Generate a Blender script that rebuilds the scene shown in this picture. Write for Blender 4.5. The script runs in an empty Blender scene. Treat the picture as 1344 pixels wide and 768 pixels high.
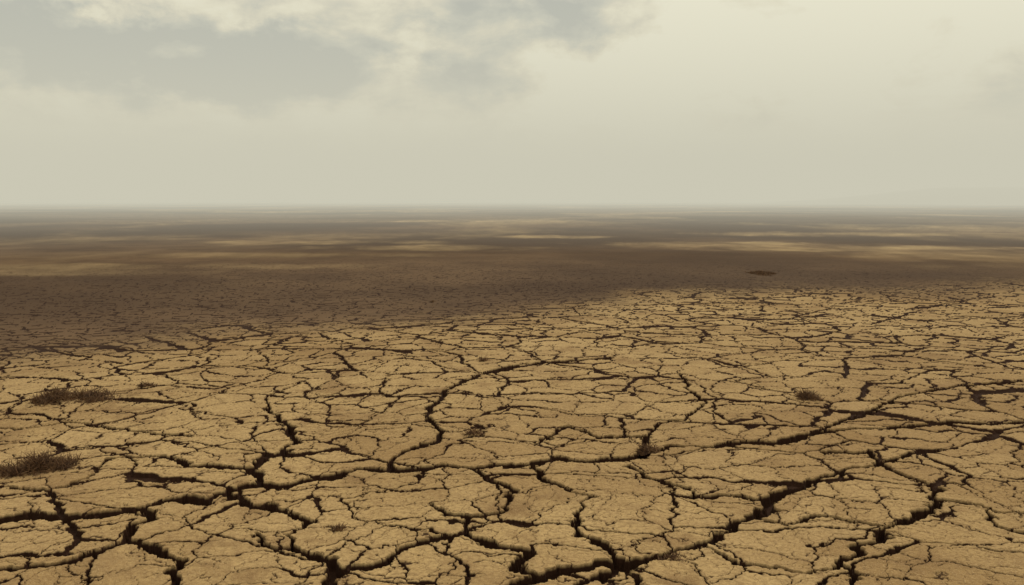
import bpy, math, random, time, bmesh
import numpy as np
from mathutils import Vector
T0 = time.time()
scene = bpy.context.scene
scene.view_settings.view_transform = 'Standard'
scene.view_settings.look = 'None'
scene.view_settings.exposure = 0
F = 1164.0; H = 3.0; P = math.atan(122.0 / F)

def raydir(px, py):
    x = px - 672.0; u = 384.0 - py
    return np.array([x, u * math.sin(P) + F * math.cos(P), u * math.cos(P) - F * math.sin(P)])
def gp(px, py):
    d = raydir(px, py); t = -H / d[2]
    return (d[0] * t, d[1] * t)

# ------------------------------------------------------------------ camera
cam = bpy.data.cameras.new("camera"); co = bpy.data.objects.new("camera", cam)
scene.collection.objects.link(co)
cam.sensor_width = 36; cam.lens = 36 * F / 1344.0
cam.clip_start = 0.05; cam.clip_end = 30000
co.location = (0, 0, H); co.rotation_euler = (math.pi / 2 - P, 0, 0)
scene.camera = co

# ------------------------------------------------------------------ numpy noise
f32 = np.float32
def hsh(ix, iy, seed):
    h = ix.astype(np.uint32) * np.uint32(374761393) + iy.astype(np.uint32) * np.uint32(668265263) + np.uint32((seed * 1274126177) & 0xffffffff)
    h = (h ^ (h >> np.uint32(13))) * np.uint32(1274126177)
    h = (h ^ (h >> np.uint32(15))) * np.uint32(2246822519)
    return h ^ (h >> np.uint32(16))
def hf(ix, iy, seed):
    return hsh(ix, iy, seed).astype(f32) * f32(1 / 4294967296.0)
def vnoise(x, y, seed):
    fx = np.floor(x); fy = np.floor(y); ix = fx.astype(np.int32); iy = fy.astype(np.int32)
    u = (x - fx).astype(f32); v = (y - fy).astype(f32)
    u = u * u * (3 - 2 * u); v = v * v * (3 - 2 * v)
    a = hf(ix, iy, seed); b = hf(ix + 1, iy, seed); c = hf(ix, iy + 1, seed); d = hf(ix + 1, iy + 1, seed)
    return (a + (b - a) * u) * (1 - v) + (c + (d - c) * u) * v
def fbm(x, y, seed, octs=4, gain=0.5):
    s = 0; a = 1; t = 0
    for o in range(octs):
        s = s + a * (vnoise(x, y, seed + o * 17) - f32(0.5)); t += a
        a *= gain; x, y = (x * 0.8 - y * 0.6) * 2.03 + 5.2, (x * 0.6 + y * 0.8) * 2.03 + 1.7
    return s / t * 2
def sstep(a, b, x):
    t = np.clip((x - a) / (b - a), 0, 1); return t * t * (3 - 2 * t)

ANI = 1.0
def voro(x, y, size, seed, wfun, wmul, mask):
    """crack mask, distance to nearest plate edge, plate id"""
    n = x.size
    CR = np.zeros(n, f32); DM = np.full(n, 9, f32); ID = np.full(n, 0.5, f32)
    sel = np.nonzero(mask)[0]
    for ch in np.array_split(sel, max(1, sel.size // 120000)):
        X = (x[ch] / size); Y = (y[ch] / size)
        fx = np.floor(X); fy = np.floor(Y)
        ix = fx.astype(np.int32); iy = fy.astype(np.int32)
        X = (X - fx).astype(f32); Y = (Y - fy).astype(f32); wm = wmul[ch]
        best = np.full(X.shape, 1e9, f32); bx = np.zeros_like(X); by = np.zeros_like(X); bid = np.zeros(X.shape, np.uint32)
        pts = {}
        for i in range(-2, 3):
            for j in range(-2, 3):
                if abs(i) == 2 and abs(j) == 2: continue
                h = hsh(ix + i, iy + j, seed)
                qx = i + f32(0.02) + f32(0.96 / 65536) * (h & np.uint32(0xffff)).astype(f32)
                qy = j + f32(0.02) + f32(0.96 / 65536) * (h >> np.uint32(16)).astype(f32)
                pts[(i, j)] = (qx, qy, h)
                if abs(i) < 2 and abs(j) < 2:
                    d = (qx - X) ** 2 + (qy - Y) ** 2
                    m = d < best
                    best[m] = d[m]; bx[m] = qx[m]; by[m] = qy[m]; bid[m] = h[m]
        cr = np.zeros_like(X); dm = np.full(X.shape, 9.0, f32)
        for (qx, qy, h) in pts.values():
            dx = qx - bx; dy = qy - by; L = np.sqrt(dx * dx + dy * dy)
            ok = L > 1e-4; L[~ok] = 1
            d = (((qx + bx) / 2 - X) * dx + ((qy + by) / 2 - Y) * dy) / L * size
            d[~ok] = 9
            e = ((bid ^ h) * np.uint32(2654435761)).astype(f32) * f32(1 / 4294967296.0)
            w = wfun(e) * wm * (1 + ANI * (dy / L) ** 2)
            cr = np.maximum(cr, np.where(d < 0.3 * size, np.clip((w - d) / (0.35 * w), 0, 1), 0))
            dm = np.minimum(dm, d)
        CR[ch] = cr; DM[ch] = dm; ID[ch] = (bid & np.uint32(0xffff)).astype(f32) / 65535
    return CR, DM, ID

# ------------------------------------------------------------------ ground sheet (polar grid, finest in front)
ang = np.concatenate([np.linspace(-180, -38, 60, endpoint=False), np.linspace(-38, 38, 1450), np.linspace(38, 180, 61)[1:-1]])
ang = np.radians(ang)
r_near = np.linspace(0.4, 5.6, 50, endpoint=False)
r_mid = 1 / np.linspace(1 / 5.6, 1 / 75.0, 860, endpoint=False)
r_far = np.geomspace(75, 9000, 130)
R = np.concatenate([r_near, r_mid, r_far])
NA = len(ang); NR = len(R)
A2, R2 = np.meshgrid(ang, R)
X = (R2 * np.sin(A2)).ravel(); Y = (R2 * np.cos(A2)).ravel(); RR = R2.ravel()
N = X.size

near = RR < 85
x = X[near]; y = Y[near]; r = RR[near].astype(f32)
w1x = fbm(x * 0.9, y * 0.9, 11, 3); w1y = fbm(x * 0.9, y * 0.9, 31, 3)
w2x = fbm(x * 5.5, y * 5.5, 51, 4, 0.66); w2y = fbm(x * 5.5, y * 5.5, 71, 4, 0.66)
wx = x + 0.30 * w1x + 0.10 * w2x; wy = y + 0.30 * w1y + 0.10 * w2y
wid = 1 + 0.9 * fbm(x * 1.3, y * 1.3, 91, 3)
grow = np.clip(r / 9.5, 0.85, 2.2)
wm_ = (wid * grow).astype(f32)

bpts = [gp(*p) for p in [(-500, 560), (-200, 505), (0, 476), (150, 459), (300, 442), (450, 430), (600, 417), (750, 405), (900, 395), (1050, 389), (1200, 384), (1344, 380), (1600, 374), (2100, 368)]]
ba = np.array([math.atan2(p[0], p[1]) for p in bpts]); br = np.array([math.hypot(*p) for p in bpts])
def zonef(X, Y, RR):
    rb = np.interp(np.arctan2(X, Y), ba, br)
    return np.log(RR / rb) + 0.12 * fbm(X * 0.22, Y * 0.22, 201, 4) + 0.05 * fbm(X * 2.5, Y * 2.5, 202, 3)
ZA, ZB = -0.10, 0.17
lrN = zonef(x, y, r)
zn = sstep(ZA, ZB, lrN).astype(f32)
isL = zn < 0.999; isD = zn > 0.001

cA, dA, idA = voro(wx, wy, 1.5, 301, lambda e: np.where(e < 0.15, 0.004, 0.008 + 0.023 * e ** 2), wm_, isL)
cB, dB, idB = voro(wx + 3.1, wy + 7.7, 0.56, 401, lambda e: np.where(e < 0.15, 0.0015, 0.004 + 0.012 * e ** 3), wm_, isL)
cC, dC, idC = voro(wx + 1.4 + 0.03 * w2y, wy + 0.03 * w2x, 0.23, 501, lambda e: np.where(e < 0.45, 0.0001, 0.0025 + 0.0035 * e), wm_, isL & (r < 26))
cD, dD, idD = voro(wx, wy, 0.42, 601, lambda e: np.where(e < 0.3, .002, 0.005 + 0.013 * e ** 2), (grow * 0.9).astype(f32), isD & (r < 60))
print("voro", time.time() - T0)

major = [
 (0.062, [(-160,700),(-60,690),(0,684),(40,677),(90,682),(130,678),(180,668),(240,655),(262,662),(300,643),(340,636),(372,638),(400,630),(440,626),(470,616),(540,618),(580,612),(620,614),(690,611),(730,602),(770,607),(840,600),(880,586),(930,588),(980,580),(1020,581),(1060,571)]),
 (0.040, [(1060,571),(1110,563),(1160,562),(1250,553),(1300,556),(1420,546)]),
 (0.050, [(510,616),(516,602),(545,588),(578,580),(584,568),(560,550),(570,528),(592,508),(628,492),(655,484)]),
 (0.034, [(655,484),(690,477),(740,474),(800,470)]),
 (0.056, [(340,636),(330,615),(345,602),(372,596),(385,580),(380,562)]),
 (0.024, [(380,562),(352,540),(350,520),(395,500)]),
 (0.054, [(180,668),(202,682),(170,692),(168,712),(205,722),(236,736),(228,752),(240,790)]),
 (0.050, [(290,648),(320,662),(372,672),(410,688),(382,704),(392,720),(440,738),(446,752),(430,790)]),
 (0.038, [(330,700),(355,716),(392,720)]),
 (0.042, [(560,662),(590,676),(622,680),(616,700),(560,712),(530,722),(500,740),(448,748)]),
 (0.038, [(616,700),(650,716),(690,724),(680,745),(720,756)]),
 (0.056, [(640,800),(690,765),(740,750),(790,740),(822,744),(850,735),(900,722),(930,715),(965,690),(985,678),(1010,668),(1003,655),(1040,642),(1062,630)]),
 (0.030, [(1062,630),(1110,618),(1180,600),(1230,590)]),
 (0.043, [(700,612),(712,630),(742,640),(776,654),(762,676),(756,700),(795,716),(822,744)]),
 (0.038, [(620,613),(640,632),(676,646),(660,672),(622,680)]),
 (0.038, [(826,612),(850,628),(900,640),(915,652),(960,650),(1003,655)]),
 (0.056, [(1430,690),(1344,674),(1310,672),(1280,660),(1225,655),(1215,672),(1168,688),(1160,702),(1128,722),(1104,742),(1130,760),(1120,790)]),
 (0.040, [(1225,655),(1228,638),(1195,628),(1150,606),(1140,592),(1085,594)]),
 (0.032, [(1290,668),(1310,690),(1344,700),(1400,705)]),
 (0.030, [(1168,688),(1120,684),(1070,676),(1030,690),(985,678)]),
 (0.032, [(892,490),(905,512),(925,530),(900,548),(860,560),(842,598)]),
 (0.032, [(1344,500),(1250,508),(1180,520),(1130,545),(1060,571)]),
 (0.030, [(700,585),(742,560),(790,575),(850,572),(842,598)]),
 (0.032, [(0,640),(60,646),(110,630),(140,602),(210,598),(250,612),(330,615)]),
 (0.028, [(-50,560),(30,562),(90,552),(150,560),(200,570),(250,572)]),
 (0.038, [(-60,760),(10,745),(90,738),(135,722),(168,712)]),
 (0.032, [(735,790),(760,770),(822,744),(840,770),(850,800)]),
 (0.030, [(930,715),(960,738),(1010,745),(1060,752),(1104,742)]),
]
jx = x + 0.03 * w1x + 0.11 * w2x; jy = y + 0.03 * w1y + 0.11 * w2y
cM = np.zeros_like(r); dM = np.full(x.shape, 9.0, f32)
mk = r < 45
xx = jx[mk]; yy = jy[mk]; ww = (wid * np.clip(grow, 0.9, 1.7))[mk]; cm = np.zeros_like(xx); dm_ = np.full(xx.shape, 9.0)
for w0, pl in major:
    W = [gp(*p) for p in pl]
    for (ax, ay), (bx, by) in zip(W[:-1], W[1:]):
        pad = 0.45
        s = np.nonzero((xx > min(ax, bx) - pad) & (xx < max(ax, bx) + pad) & (yy > min(ay, by) - pad) & (yy < max(ay, by) + pad))[0]
        if s.size == 0: continue
        dx = bx - ax; dy = by - ay; L2 = dx * dx + dy * dy
        t = np.clip(((xx[s] - ax) * dx + (yy[s] - ay) * dy) / L2, 0, 1)
        d = np.hypot(xx[s] - ax - t * dx, yy[s] - ay - t * dy)
        w = w0 * 0.82 * ww[s] * (1 + 0.7 * dx * dx / L2)
        cm[s] = np.maximum(cm[s], np.clip((w - d) / (0.3 * w), 0, 1)); dm_[s] = np.minimum(dm_[s], d)
cM[mk] = cm; dM[mk] = dm_

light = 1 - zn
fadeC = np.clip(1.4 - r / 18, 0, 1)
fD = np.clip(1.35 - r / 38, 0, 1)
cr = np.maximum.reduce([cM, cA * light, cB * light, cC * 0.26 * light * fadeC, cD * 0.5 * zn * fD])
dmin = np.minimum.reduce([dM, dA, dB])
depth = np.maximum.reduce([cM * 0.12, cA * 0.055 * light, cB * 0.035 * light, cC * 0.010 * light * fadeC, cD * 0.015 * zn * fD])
und = 0.025 * fbm(x * 0.35, y * 0.35, 701, 3) * np.clip(r / 5, 0, 1)
plate = 0.003 * np.exp(-((dmin - 0.06) / 0.04) ** 2)
nmid_n = fbm(x * 2.4, y * 2.4, 821, 6, 0.66)
rough = 0.010 * nmid_n + 0.006 * fbm(x * 9, y * 9, 801, 4, 0.65) + 0.006 * (idB - 0.5) * sstep(0.01, 0.04, dB)
z = np.zeros(N); z[near] = und + (plate + rough) * np.clip(1.3 - r / 30, 0, 1) * (0.25 + 0.75 * light) - depth
z += 0.30 * fbm(X * 0.02, Y * 0.02, 751, 3) * sstep(25, 200, RR)

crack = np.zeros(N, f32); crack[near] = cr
tone = np.full(N, 0.5, f32); tone[near] = 0.5 + (0.5 * idB + 0.5 * idA - 0.5) * light
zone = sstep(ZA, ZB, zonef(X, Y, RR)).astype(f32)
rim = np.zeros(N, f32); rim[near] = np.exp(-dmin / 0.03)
nmid = np.full(N, 0.5, f32); nmid[near] = 0.5 + 0.42 * nmid_n
nbig = 0.5 + 0.42 * fbm(X * 0.28, Y * 0.28, 841, 4, 0.6)
nf1 = 0.5 + 0.42 * fbm(X * 0.04, Y * 0.04, 861, 5, 0.6)
nf2 = 0.5 + 0.42 * fbm(X * 0.6, Y * 0.6, 881, 5, 0.65)

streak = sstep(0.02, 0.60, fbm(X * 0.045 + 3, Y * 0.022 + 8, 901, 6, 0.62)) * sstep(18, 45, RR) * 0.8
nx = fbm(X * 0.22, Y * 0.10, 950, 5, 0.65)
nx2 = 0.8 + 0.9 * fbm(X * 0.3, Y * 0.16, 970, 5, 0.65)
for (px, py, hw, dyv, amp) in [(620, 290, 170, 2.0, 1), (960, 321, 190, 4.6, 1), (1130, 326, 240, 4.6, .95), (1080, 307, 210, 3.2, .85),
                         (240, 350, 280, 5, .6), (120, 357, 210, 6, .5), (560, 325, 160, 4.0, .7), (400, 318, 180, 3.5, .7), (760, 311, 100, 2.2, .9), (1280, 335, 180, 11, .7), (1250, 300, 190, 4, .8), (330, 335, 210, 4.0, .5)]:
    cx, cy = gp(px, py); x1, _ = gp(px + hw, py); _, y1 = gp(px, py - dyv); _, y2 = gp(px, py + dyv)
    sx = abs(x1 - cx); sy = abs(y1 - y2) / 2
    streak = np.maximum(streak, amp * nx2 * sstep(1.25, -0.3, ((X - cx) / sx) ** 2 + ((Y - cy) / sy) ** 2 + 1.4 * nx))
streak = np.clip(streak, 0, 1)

me = bpy.data.meshes.new("ground")
V = np.empty((N + 1, 3), f32); V[:N, 0] = X; V[:N, 1] = Y; V[:N, 2] = z; V[N] = (0, 0, 0)
j = np.arange(NA); j2 = (j + 1) % NA
i = np.arange(NR - 1)[:, None]
q = np.stack([i * NA + j[None], (i + 1) * NA + j[None], (i + 1) * NA + j2[None], i * NA + j2[None]], -1).reshape(-1, 4)
tri = np.stack([np.full(NA, N), j, j2], -1)
nq = len(q); nt = len(tri)
me.vertices.add(N + 1); me.vertices.foreach_set("co", V.ravel())
me.loops.add(nq * 4 + nt * 3)
me.loops.foreach_set("vertex_index", np.concatenate([q.ravel(), tri.ravel()]).astype(np.int32))
me.polygons.add(nq + nt)
me.polygons.foreach_set("loop_start", np.concatenate([np.arange(nq) * 4, nq * 4 + np.arange(nt) * 3]).astype(np.int32))
me.update(calc_edges=True)
me.polygons.foreach_set("use_smooth", np.ones(nq + nt, bool))
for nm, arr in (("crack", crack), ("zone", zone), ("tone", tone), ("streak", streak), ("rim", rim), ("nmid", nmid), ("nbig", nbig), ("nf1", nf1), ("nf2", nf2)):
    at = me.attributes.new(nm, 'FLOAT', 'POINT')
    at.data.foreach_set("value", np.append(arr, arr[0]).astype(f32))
ground = bpy.data.objects.new("ground", me); scene.collection.objects.link(ground)
print("mesh", time.time() - T0)

# ------------------------------------------------------------------ node helpers
class NT:
    def __init__(s, nt): s.nt = nt
    def n(s, t, **kw):
        nd = s.nt.nodes.new(t)
        for k, v in kw.items(): setattr(nd, k, v)
        return nd
    def inp(s, sock, v):
        if isinstance(v, bpy.types.NodeSocket): s.nt.links.new(v, sock)
        else: sock.default_value = v
    def m(s, op, a, b=0.0, c=0.0, clamp=False):
        nd = s.nt.nodes.new("ShaderNodeMath"); nd.operation = op; nd.use_clamp = clamp
        s.inp(nd.inputs[0], a); s.inp(nd.inputs[1], b); s.inp(nd.inputs[2], c); return nd.outputs[0]
    def mix(s, f, a, b, bt='MIX'):
        nd = s.nt.nodes.new("ShaderNodeMix"); nd.data_type = 'RGBA'; nd.blend_type = bt
        s.inp(nd.inputs[0], f); s.inp(nd.inputs[6], a); s.inp(nd.inputs[7], b); return nd.outputs[2]
    def noise(s, v, sc, det=4, rough=0.55, dist=0.0):
        nd = s.nt.nodes.new("ShaderNodeTexNoise"); s.inp(nd.inputs["Vector"], v)
        nd.inputs["Scale"].default_value = sc; nd.inputs["Detail"].default_value = det
        nd.inputs["Roughness"].default_value = rough; nd.inputs["Distortion"].default_value = dist
        return nd.outputs["Fac"]
    def rng(s, v, a, b, c=0.0, d=1.0):
        nd = s.nt.nodes.new("ShaderNodeMapRange"); nd.interpolation_type = 'SMOOTHSTEP'
        s.inp(nd.inputs[0], v)
        for k, q in enumerate((a, b, c, d)): nd.inputs[k + 1].default_value = q
        return nd.outputs[0]
    def vm(s, op, a, b=(0, 0, 0)):
        nd = s.nt.nodes.new("ShaderNodeVectorMath"); nd.operation = op
        s.inp(nd.inputs[0], a); s.inp(nd.inputs[1], b)
        return nd
def mat(name):
    m = bpy.data.materials.new(name); m.use_nodes = True
    return m, NT(m.node_tree), m.node_tree.nodes["Principled BSDF"]

m, g, bs = mat("cracked_clay")
pos = g.n("ShaderNodeTexCoord").outputs["Object"]
att = lambda nme: g.n("ShaderNodeAttribute", attribute_name=nme).outputs["Fac"]
crk, zon, ton, stk, rm = att("crack"), att("zone"), att("tone"), att("streak"), att("rim")
n_big, n_mid, n_f1, n_f2 = att("nbig"), att("nmid"), att("nf1"), att("nf2")
n_fine = g.noise(pos, 24, 4, 0.72); n_grit = g.noise(pos, 110, 1, 0.7)
clay = g.mix(g.rng(n_big, .32, .68), (0.325, 0.205, 0.090, 1), (0.500, 0.345, 0.165, 1))
clay = g.mix(g.rng(n_mid, .44, .74), clay, (0.26, 0.160, 0.073, 1))
clay = g.mix(g.m('MULTIPLY', g.rng(ton, .3, .95), 0.45), clay, (0.60, 0.425, 0.215, 1))
clay = g.mix(g.m('MULTIPLY', g.rng(n_fine, .38, .66), 0.58), clay, (0.20, 0.120, 0.056, 1))
clay = g.mix(g.m('MULTIPLY', g.rng(n_grit, .54, .72), 0.5), clay, (0.64, 0.48, 0.28, 1))
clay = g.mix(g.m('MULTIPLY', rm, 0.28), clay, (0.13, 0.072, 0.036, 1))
wv = g.n("ShaderNodeTexNoise"); g.inp(wv.inputs["Vector"], pos); wv.inputs["Scale"].default_value = 9; wv.inputs["Detail"].default_value = 2
wp = g.vm('ADD', pos, g.vm('MULTIPLY', wv.outputs["Color"], (0.14, 0.14, 0.0)).outputs[0]).outputs[0]
vo = g.n("ShaderNodeTexVoronoi", feature='DISTANCE_TO_EDGE', voronoi_dimensions='2D'); g.inp(vo.inputs["Vector"], wp); vo.inputs["Scale"].default_value = 7.5
hair = g.rng(vo.outputs["Distance"], 0.0, 0.045, 1.0, 0.0)
hair = g.m('MULTIPLY', hair, g.rng(n_mid, .42, .62, 1.0, 0.0))
clay = g.mix(g.m('MULTIPLY', hair, 0.6), clay, (0.10, 0.056, 0.030, 1))
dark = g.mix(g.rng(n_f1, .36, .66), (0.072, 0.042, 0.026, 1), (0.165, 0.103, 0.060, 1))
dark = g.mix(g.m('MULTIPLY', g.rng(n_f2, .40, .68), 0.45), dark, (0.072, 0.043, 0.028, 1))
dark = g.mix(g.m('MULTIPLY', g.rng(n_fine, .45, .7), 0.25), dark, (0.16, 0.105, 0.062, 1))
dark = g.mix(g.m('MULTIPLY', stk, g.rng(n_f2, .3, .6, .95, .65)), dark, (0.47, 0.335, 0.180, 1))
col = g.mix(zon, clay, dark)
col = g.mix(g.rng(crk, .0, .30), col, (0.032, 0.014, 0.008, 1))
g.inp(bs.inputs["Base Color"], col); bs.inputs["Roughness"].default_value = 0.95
bs.inputs["Specular IOR Level"].default_value = 0.1
hgt = g.m('ADD', g.m('MULTIPLY', n_fine, 0.015), g.m('MULTIPLY', n_grit, 0.003))
bp = g.n("ShaderNodeBump"); g.inp(bp.inputs["Height"], hgt); bp.inputs["Strength"].default_value = 0.9; bp.inputs["Distance"].default_value = 1.0
g.inp(bs.inputs["Normal"], bp.outputs[0])
me.materials.append(m)

# ------------------------------------------------------------------ dry shrubs
ms, gs, bss = mat("dry_twigs")
ps = gs.n("ShaderNodeTexCoord").outputs["Object"]
gs.inp(bss.inputs["Base Color"], gs.mix(gs.rng(gs.noise(ps, 14, 3), .35, .65), (0.065, 0.029, 0.013, 1), (0.18, 0.095, 0.042, 1)))
bss.inputs["Roughness"].default_value = 0.9
def shrub(px, py, half_w, half_d, h, n, seed):
    rnd = random.Random(seed); cx, cy = gp(px, py)
    vs = []; fs = []
    clumps = [(rnd.gauss(0, .40), rnd.gauss(0, .40), rnd.uniform(.2, .5)) for _ in range(8)]
    for k in range(n):
        c0 = rnd.choice(clumps)
        ux = c0[0] + rnd.gauss(0, c0[2] * .5); uy = c0[1] + rnd.gauss(0, c0[2] * .5); q = min(1, math.hypot(ux, uy))
        p = Vector((ux * half_w, uy * half_d, -0.02))
        az = rnd.uniform(0, 2 * math.pi); el = rnd.uniform(0.1, 1.3)
        L = h * rnd.uniform(0.5, 1.6) * (1.15 - 0.6 * q); w = rnd.uniform(0.003, 0.0065) * (1 + 0.05 * math.hypot(cx, cy))
        d = Vector((math.cos(az) * math.cos(el), math.sin(az) * math.cos(el), math.sin(el)))
        seg = 4; base = len(vs)
        for s_ in range(seg + 1):
            t = s_ / seg; ww_ = w * (1 - 0.8 * t)
            sd = d.cross(Vector((0, 0, 1))); sd = sd.normalized() if sd.length > 1e-3 else Vector((1, 0, 0))
            up = sd.cross(d).normalized()
            for c in range(3):
                an = c * 2.0944
                vs.append(p + sd * math.cos(an) * ww_ + up * math.sin(an) * ww_)
            p = p + d * (L / seg)
            d = (d + Vector((rnd.gauss(0, .35), rnd.gauss(0, .35), rnd.gauss(-.12, .25)))).normalized()
            if p.z < 0.005: d.z = abs(d.z)
        for s_ in range(seg):
            for c in range(3):
                c2 = (c + 1) % 3; b = base + s_ * 3
                fs.append((b + c, b + c2, b + 3 + c2, b + 3 + c))
    mm = bpy.data.meshes.new("dry_shrub"); mm.from_pydata(vs, [], fs); mm.materials.append(ms)
    o = bpy.data.objects.new("dry_shrub", mm); o.location = (cx, cy, 0.0); scene.collection.objects.link(o)
shrub(48, 616, 0.36, 0.36, 0.17, 1700, 1)
shrub(84, 523, 0.55, 0.62, 0.15, 1700, 2)
shrub(621, 571, 0.10, 0.12, 0.11, 320, 3)
shrub(1058, 523, 0.15, 0.20, 0.15, 480, 4)
shrub(850, 592, 0.14, 0.14, 0.11, 320, 5)
shrub(444, 695, 0.10, 0.08, 0.07, 240, 6)
shrub(1003, 360, 0.55, 1.6, 0.13, 1000, 7)
shrub(568, 397, 0.12, 0.3, 0.08, 120, 8)
shrub(886, 733, 0.12, 0.09, 0.06, 200, 9)
shrub(636, 474, 0.14, 0.2, 0.10, 200, 10)
shrub(190, 506, 0.12, 0.14, 0.08, 200, 11)

# ------------------------------------------------------------------ distant hills
mh, gh, bh = mat("hill_soil")
gh.inp(bh.inputs["Base Color"], gh.mix(gh.noise(gh.n("ShaderNodeTexCoord").outputs["Object"], 0.01), (0.10, 0.08, 0.06, 1), (0.18, 0.15, 0.11, 1)))
bh.inputs["Roughness"].default_value = 1
hx = np.linspace(120, 1300, 120); hy = np.linspace(0, 1, 12)
HX, T = np.meshgrid(hx, hy)
env = sstep(150, 360, HX)
top = (5 + 8 * (fbm(HX * 0.008, T * 0 + 2.0, 77, 4) + 0.6)) * env
HZ = top * np.sin(T * math.pi) - 1; HY = 680 + (T - 0.5) * 240 + 25 * fbm(HX * .01, T * 3, 5, 3)
vs = np.stack([HX, HY, HZ], -1).reshape(-1, 3).tolist(); w_ = len(hx)
fs = [(a * w_ + b, a * w_ + b + 1, (a + 1) * w_ + b + 1, (a + 1) * w_ + b) for a in range(11) for b in range(w_ - 1)]
mm = bpy.data.meshes.new("distant_hills"); mm.from_pydata(vs, [], fs); mm.materials.append(mh)
for p_ in mm.polygons: p_.use_smooth = True
scene.collection.objects.link(bpy.data.objects.new("distant_hills", mm))

# ------------------------------------------------------------------ far haze ring; its own glow stands in for light scattered by air
SIG = 0.0048
bm = bmesh.new(); NS = 64; rings = []
for (rad, zz_) in ((50, -6), (5000, -6), (5000, 46), (50, 46)):
    rings.append([bm.verts.new((rad * math.cos(2 * math.pi * k / NS), rad * math.sin(2 * math.pi * k / NS), zz_)) for k in range(NS)])
for a in range(4):
    ra, rb = rings[a], rings[(a + 1) % 4]
    for k in range(NS): bm.faces.new((ra[k], ra[(k + 1) % NS], rb[(k + 1) % NS], rb[k]))
bmesh.ops.recalc_face_normals(bm, faces=bm.faces)
hm = bpy.data.meshes.new("glow_haze"); bm.to_mesh(hm); bm.free()
hz = bpy.data.objects.new("glow_haze", hm); scene.collection.objects.link(hz)
mz = bpy.data.materials.new("glow_haze"); mz.use_nodes = True; nt_ = mz.node_tree; nt_.nodes.clear()
mz.cycles.homogeneous_volume = True
o = nt_.nodes.new("ShaderNodeOutputMaterial"); ab = nt_.nodes.new("ShaderNodeVolumeAbsorption"); em = nt_.nodes.new("ShaderNodeEmission"); ad = nt_.nodes.new("ShaderNodeAddShader")
ab.inputs["Color"].default_value = (0, 0, 0, 1); ab.inputs["Density"].default_value = SIG
em.inputs["Color"].default_value = (0.595, 0.575, 0.460, 1); em.inputs["Strength"].default_value = SIG
nt_.links.new(ab.outputs[0], ad.inputs[0]); nt_.links.new(em.outputs[0], ad.inputs[1]); nt_.links.new(ad.outputs[0], o.inputs["Volume"])
hz.data.materials.append(mz)

# ------------------------------------------------------------------ sky
SUN_EL = math.radians(42); SUN_AZ = math.radians(28)
w = bpy.data.worlds.new("World"); scene.world = w; w.use_nodes = True
g = NT(w.node_tree); bg = w.node_tree.nodes["Background"]
D = g.n("ShaderNodeTexCoord").outputs["Generated"]
sky = g.n("ShaderNodeTexSky", sky_type='NISHITA', sun_disc=False, sun_elevation=SUN_EL, sun_rotation=SUN_AZ, dust_density=4.0)
sep = g.n("ShaderNodeSeparateXYZ"); g.inp(sep.inputs[0], D)
zc = g.m('ADD', g.m('MAXIMUM', sep.outputs[2], 0.0), 0.09)
cmb = g.n("ShaderNodeCombineXYZ")
g.inp(cmb.inputs[0], g.m('DIVIDE', sep.outputs[0], zc)); g.inp(cmb.inputs[1], g.m('DIVIDE', sep.outputs[1], zc)); cmb.inputs[2].default_value = 0.3
n1 = g.noise(cmb.outputs[0], 1.1, 7, 0.58, 0.3)
sD = g.vm('MULTIPLY', D, (1.0, 1.0, 1.7)).outputs[0]
n2 = g.noise(sD, 9.0, 7, 0.58, 0.3)
wn = g.n("ShaderNodeTexNoise"); g.inp(wn.inputs["Vector"], sD); wn.inputs["Scale"].default_value = 13; wn.inputs["Detail"].default_value = 6; wn.inputs["Roughness"].default_value = 0.60
DW = g.vm('ADD', D, g.vm('MULTIPLY', g.vm('SUBTRACT', wn.outputs["Color"], (0.5, 0.5, 0.5)).outputs[0], (0.18, 0.0, 0.10)).outputs[0]).outputs[0]
acc = g.m('ADD', g.m('MULTIPLY', g.m('SUBTRACT', n1, 0.5), 1.1), g.m('MULTIPLY', g.m('SUBTRACT', n2, 0.5), 2.6))
acc = g.m('MULTIPLY', acc, g.rng(sep.outputs[2], 0.03, 0.13, 0.08, 1.0))
acc = g.m('ADD', acc, 0.64)
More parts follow.
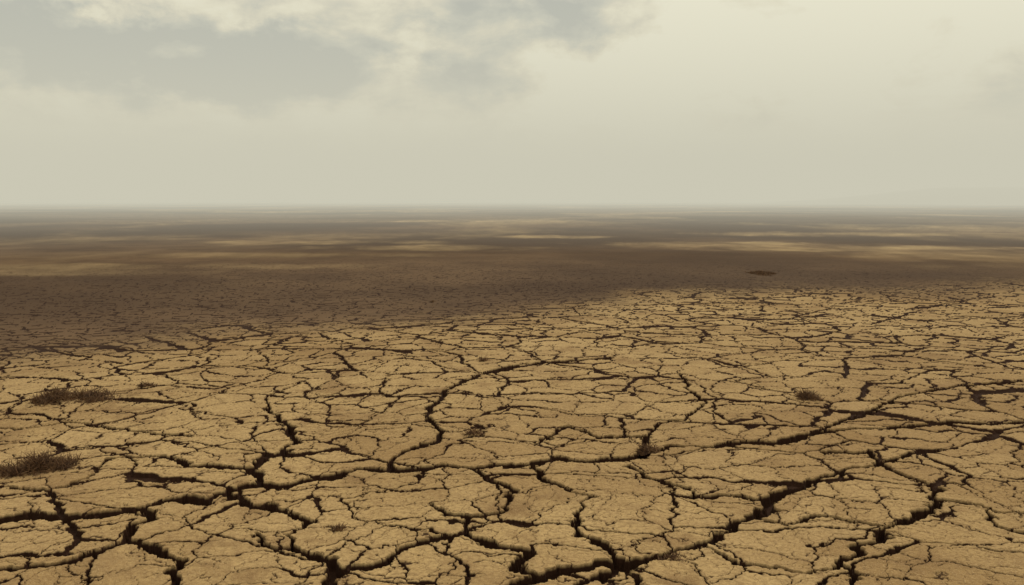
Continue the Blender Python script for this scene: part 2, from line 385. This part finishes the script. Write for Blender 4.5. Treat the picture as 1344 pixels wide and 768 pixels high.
for (px, py, sx, sy, amp) in [(190, 55, 260, 46, -.68), (330, 100, 200, 30, -.48), (640, 108, 110, 36, -.62), (720, 22, 150, 34, -.66), (60, 90, 160, 42, -.30),
                        (535, 62, 55, 38, .75), (810, 112, 130, 45, .55), (1060, 60, 280, 100, .70), (70, 2, 110, 14, .55), (500, 195, 600, 45, .10), (1335, 90, 60, 50, -.35), (560, 155, 120, 22, -.12),
                        (300, 150, 300, 22, .3), (370, 8, 70, 18, .5), (960, 150, 160, 25, -.14)]:
    c = raydir(px, py); c = c / np.linalg.norm(c)
    v = g.vm('MULTIPLY', g.vm('SUBTRACT', DW, tuple(c)).outputs[0], (F / sx, 0.0, F / sy)).outputs[0]
    d2 = g.vm('DOT_PRODUCT', v, v).outputs["Value"]
    acc = g.m('ADD', acc, g.m('MULTIPLY', g.m('EXPONENT', g.m('MULTIPLY', d2, -1.0)), amp))
rp = g.n("ShaderNodeValToRGB"); g.inp(rp.inputs[0], acc)
e = rp.color_ramp.elements
e[0].position = 0.05; e[0].color = (0.365, 0.400, 0.385, 1)
e[1].position = 1.0; e[1].color = (1.0, 0.965, 0.75, 1)
q = e.new(0.35); q.color = (0.53, 0.545, 0.475, 1)
q = e.new(0.60); q.color = (0.745, 0.705, 0.550, 1)
q = e.new(0.80); q.color = (0.91, 0.86, 0.65, 1)
skys = g.vm('SCALE', sky.outputs[0]); skys.inputs["Scale"].default_value = 0.08
bgc = g.mix(0.96, skys.outputs[0], rp.outputs[0])
g.inp(bg.inputs["Color"], bgc); bg.inputs["Strength"].default_value = 1.0

# ------------------------------------------------------------------ sun behind thin cloud
sl = bpy.data.lights.new("sun", 'SUN'); sl.energy = 1.4; sl.angle = math.radians(10); sl.color = (1.0, 0.86, 0.66)
so = bpy.data.objects.new("sun", sl); scene.collection.objects.link(so)
dv = Vector((math.sin(SUN_AZ) * math.cos(SUN_EL), math.cos(SUN_AZ) * math.cos(SUN_EL), math.sin(SUN_EL)))
so.rotation_euler = dv.to_track_quat('Z', 'Y').to_euler(); so.location = (0, 0, 50)
print("done", time.time() - T0)
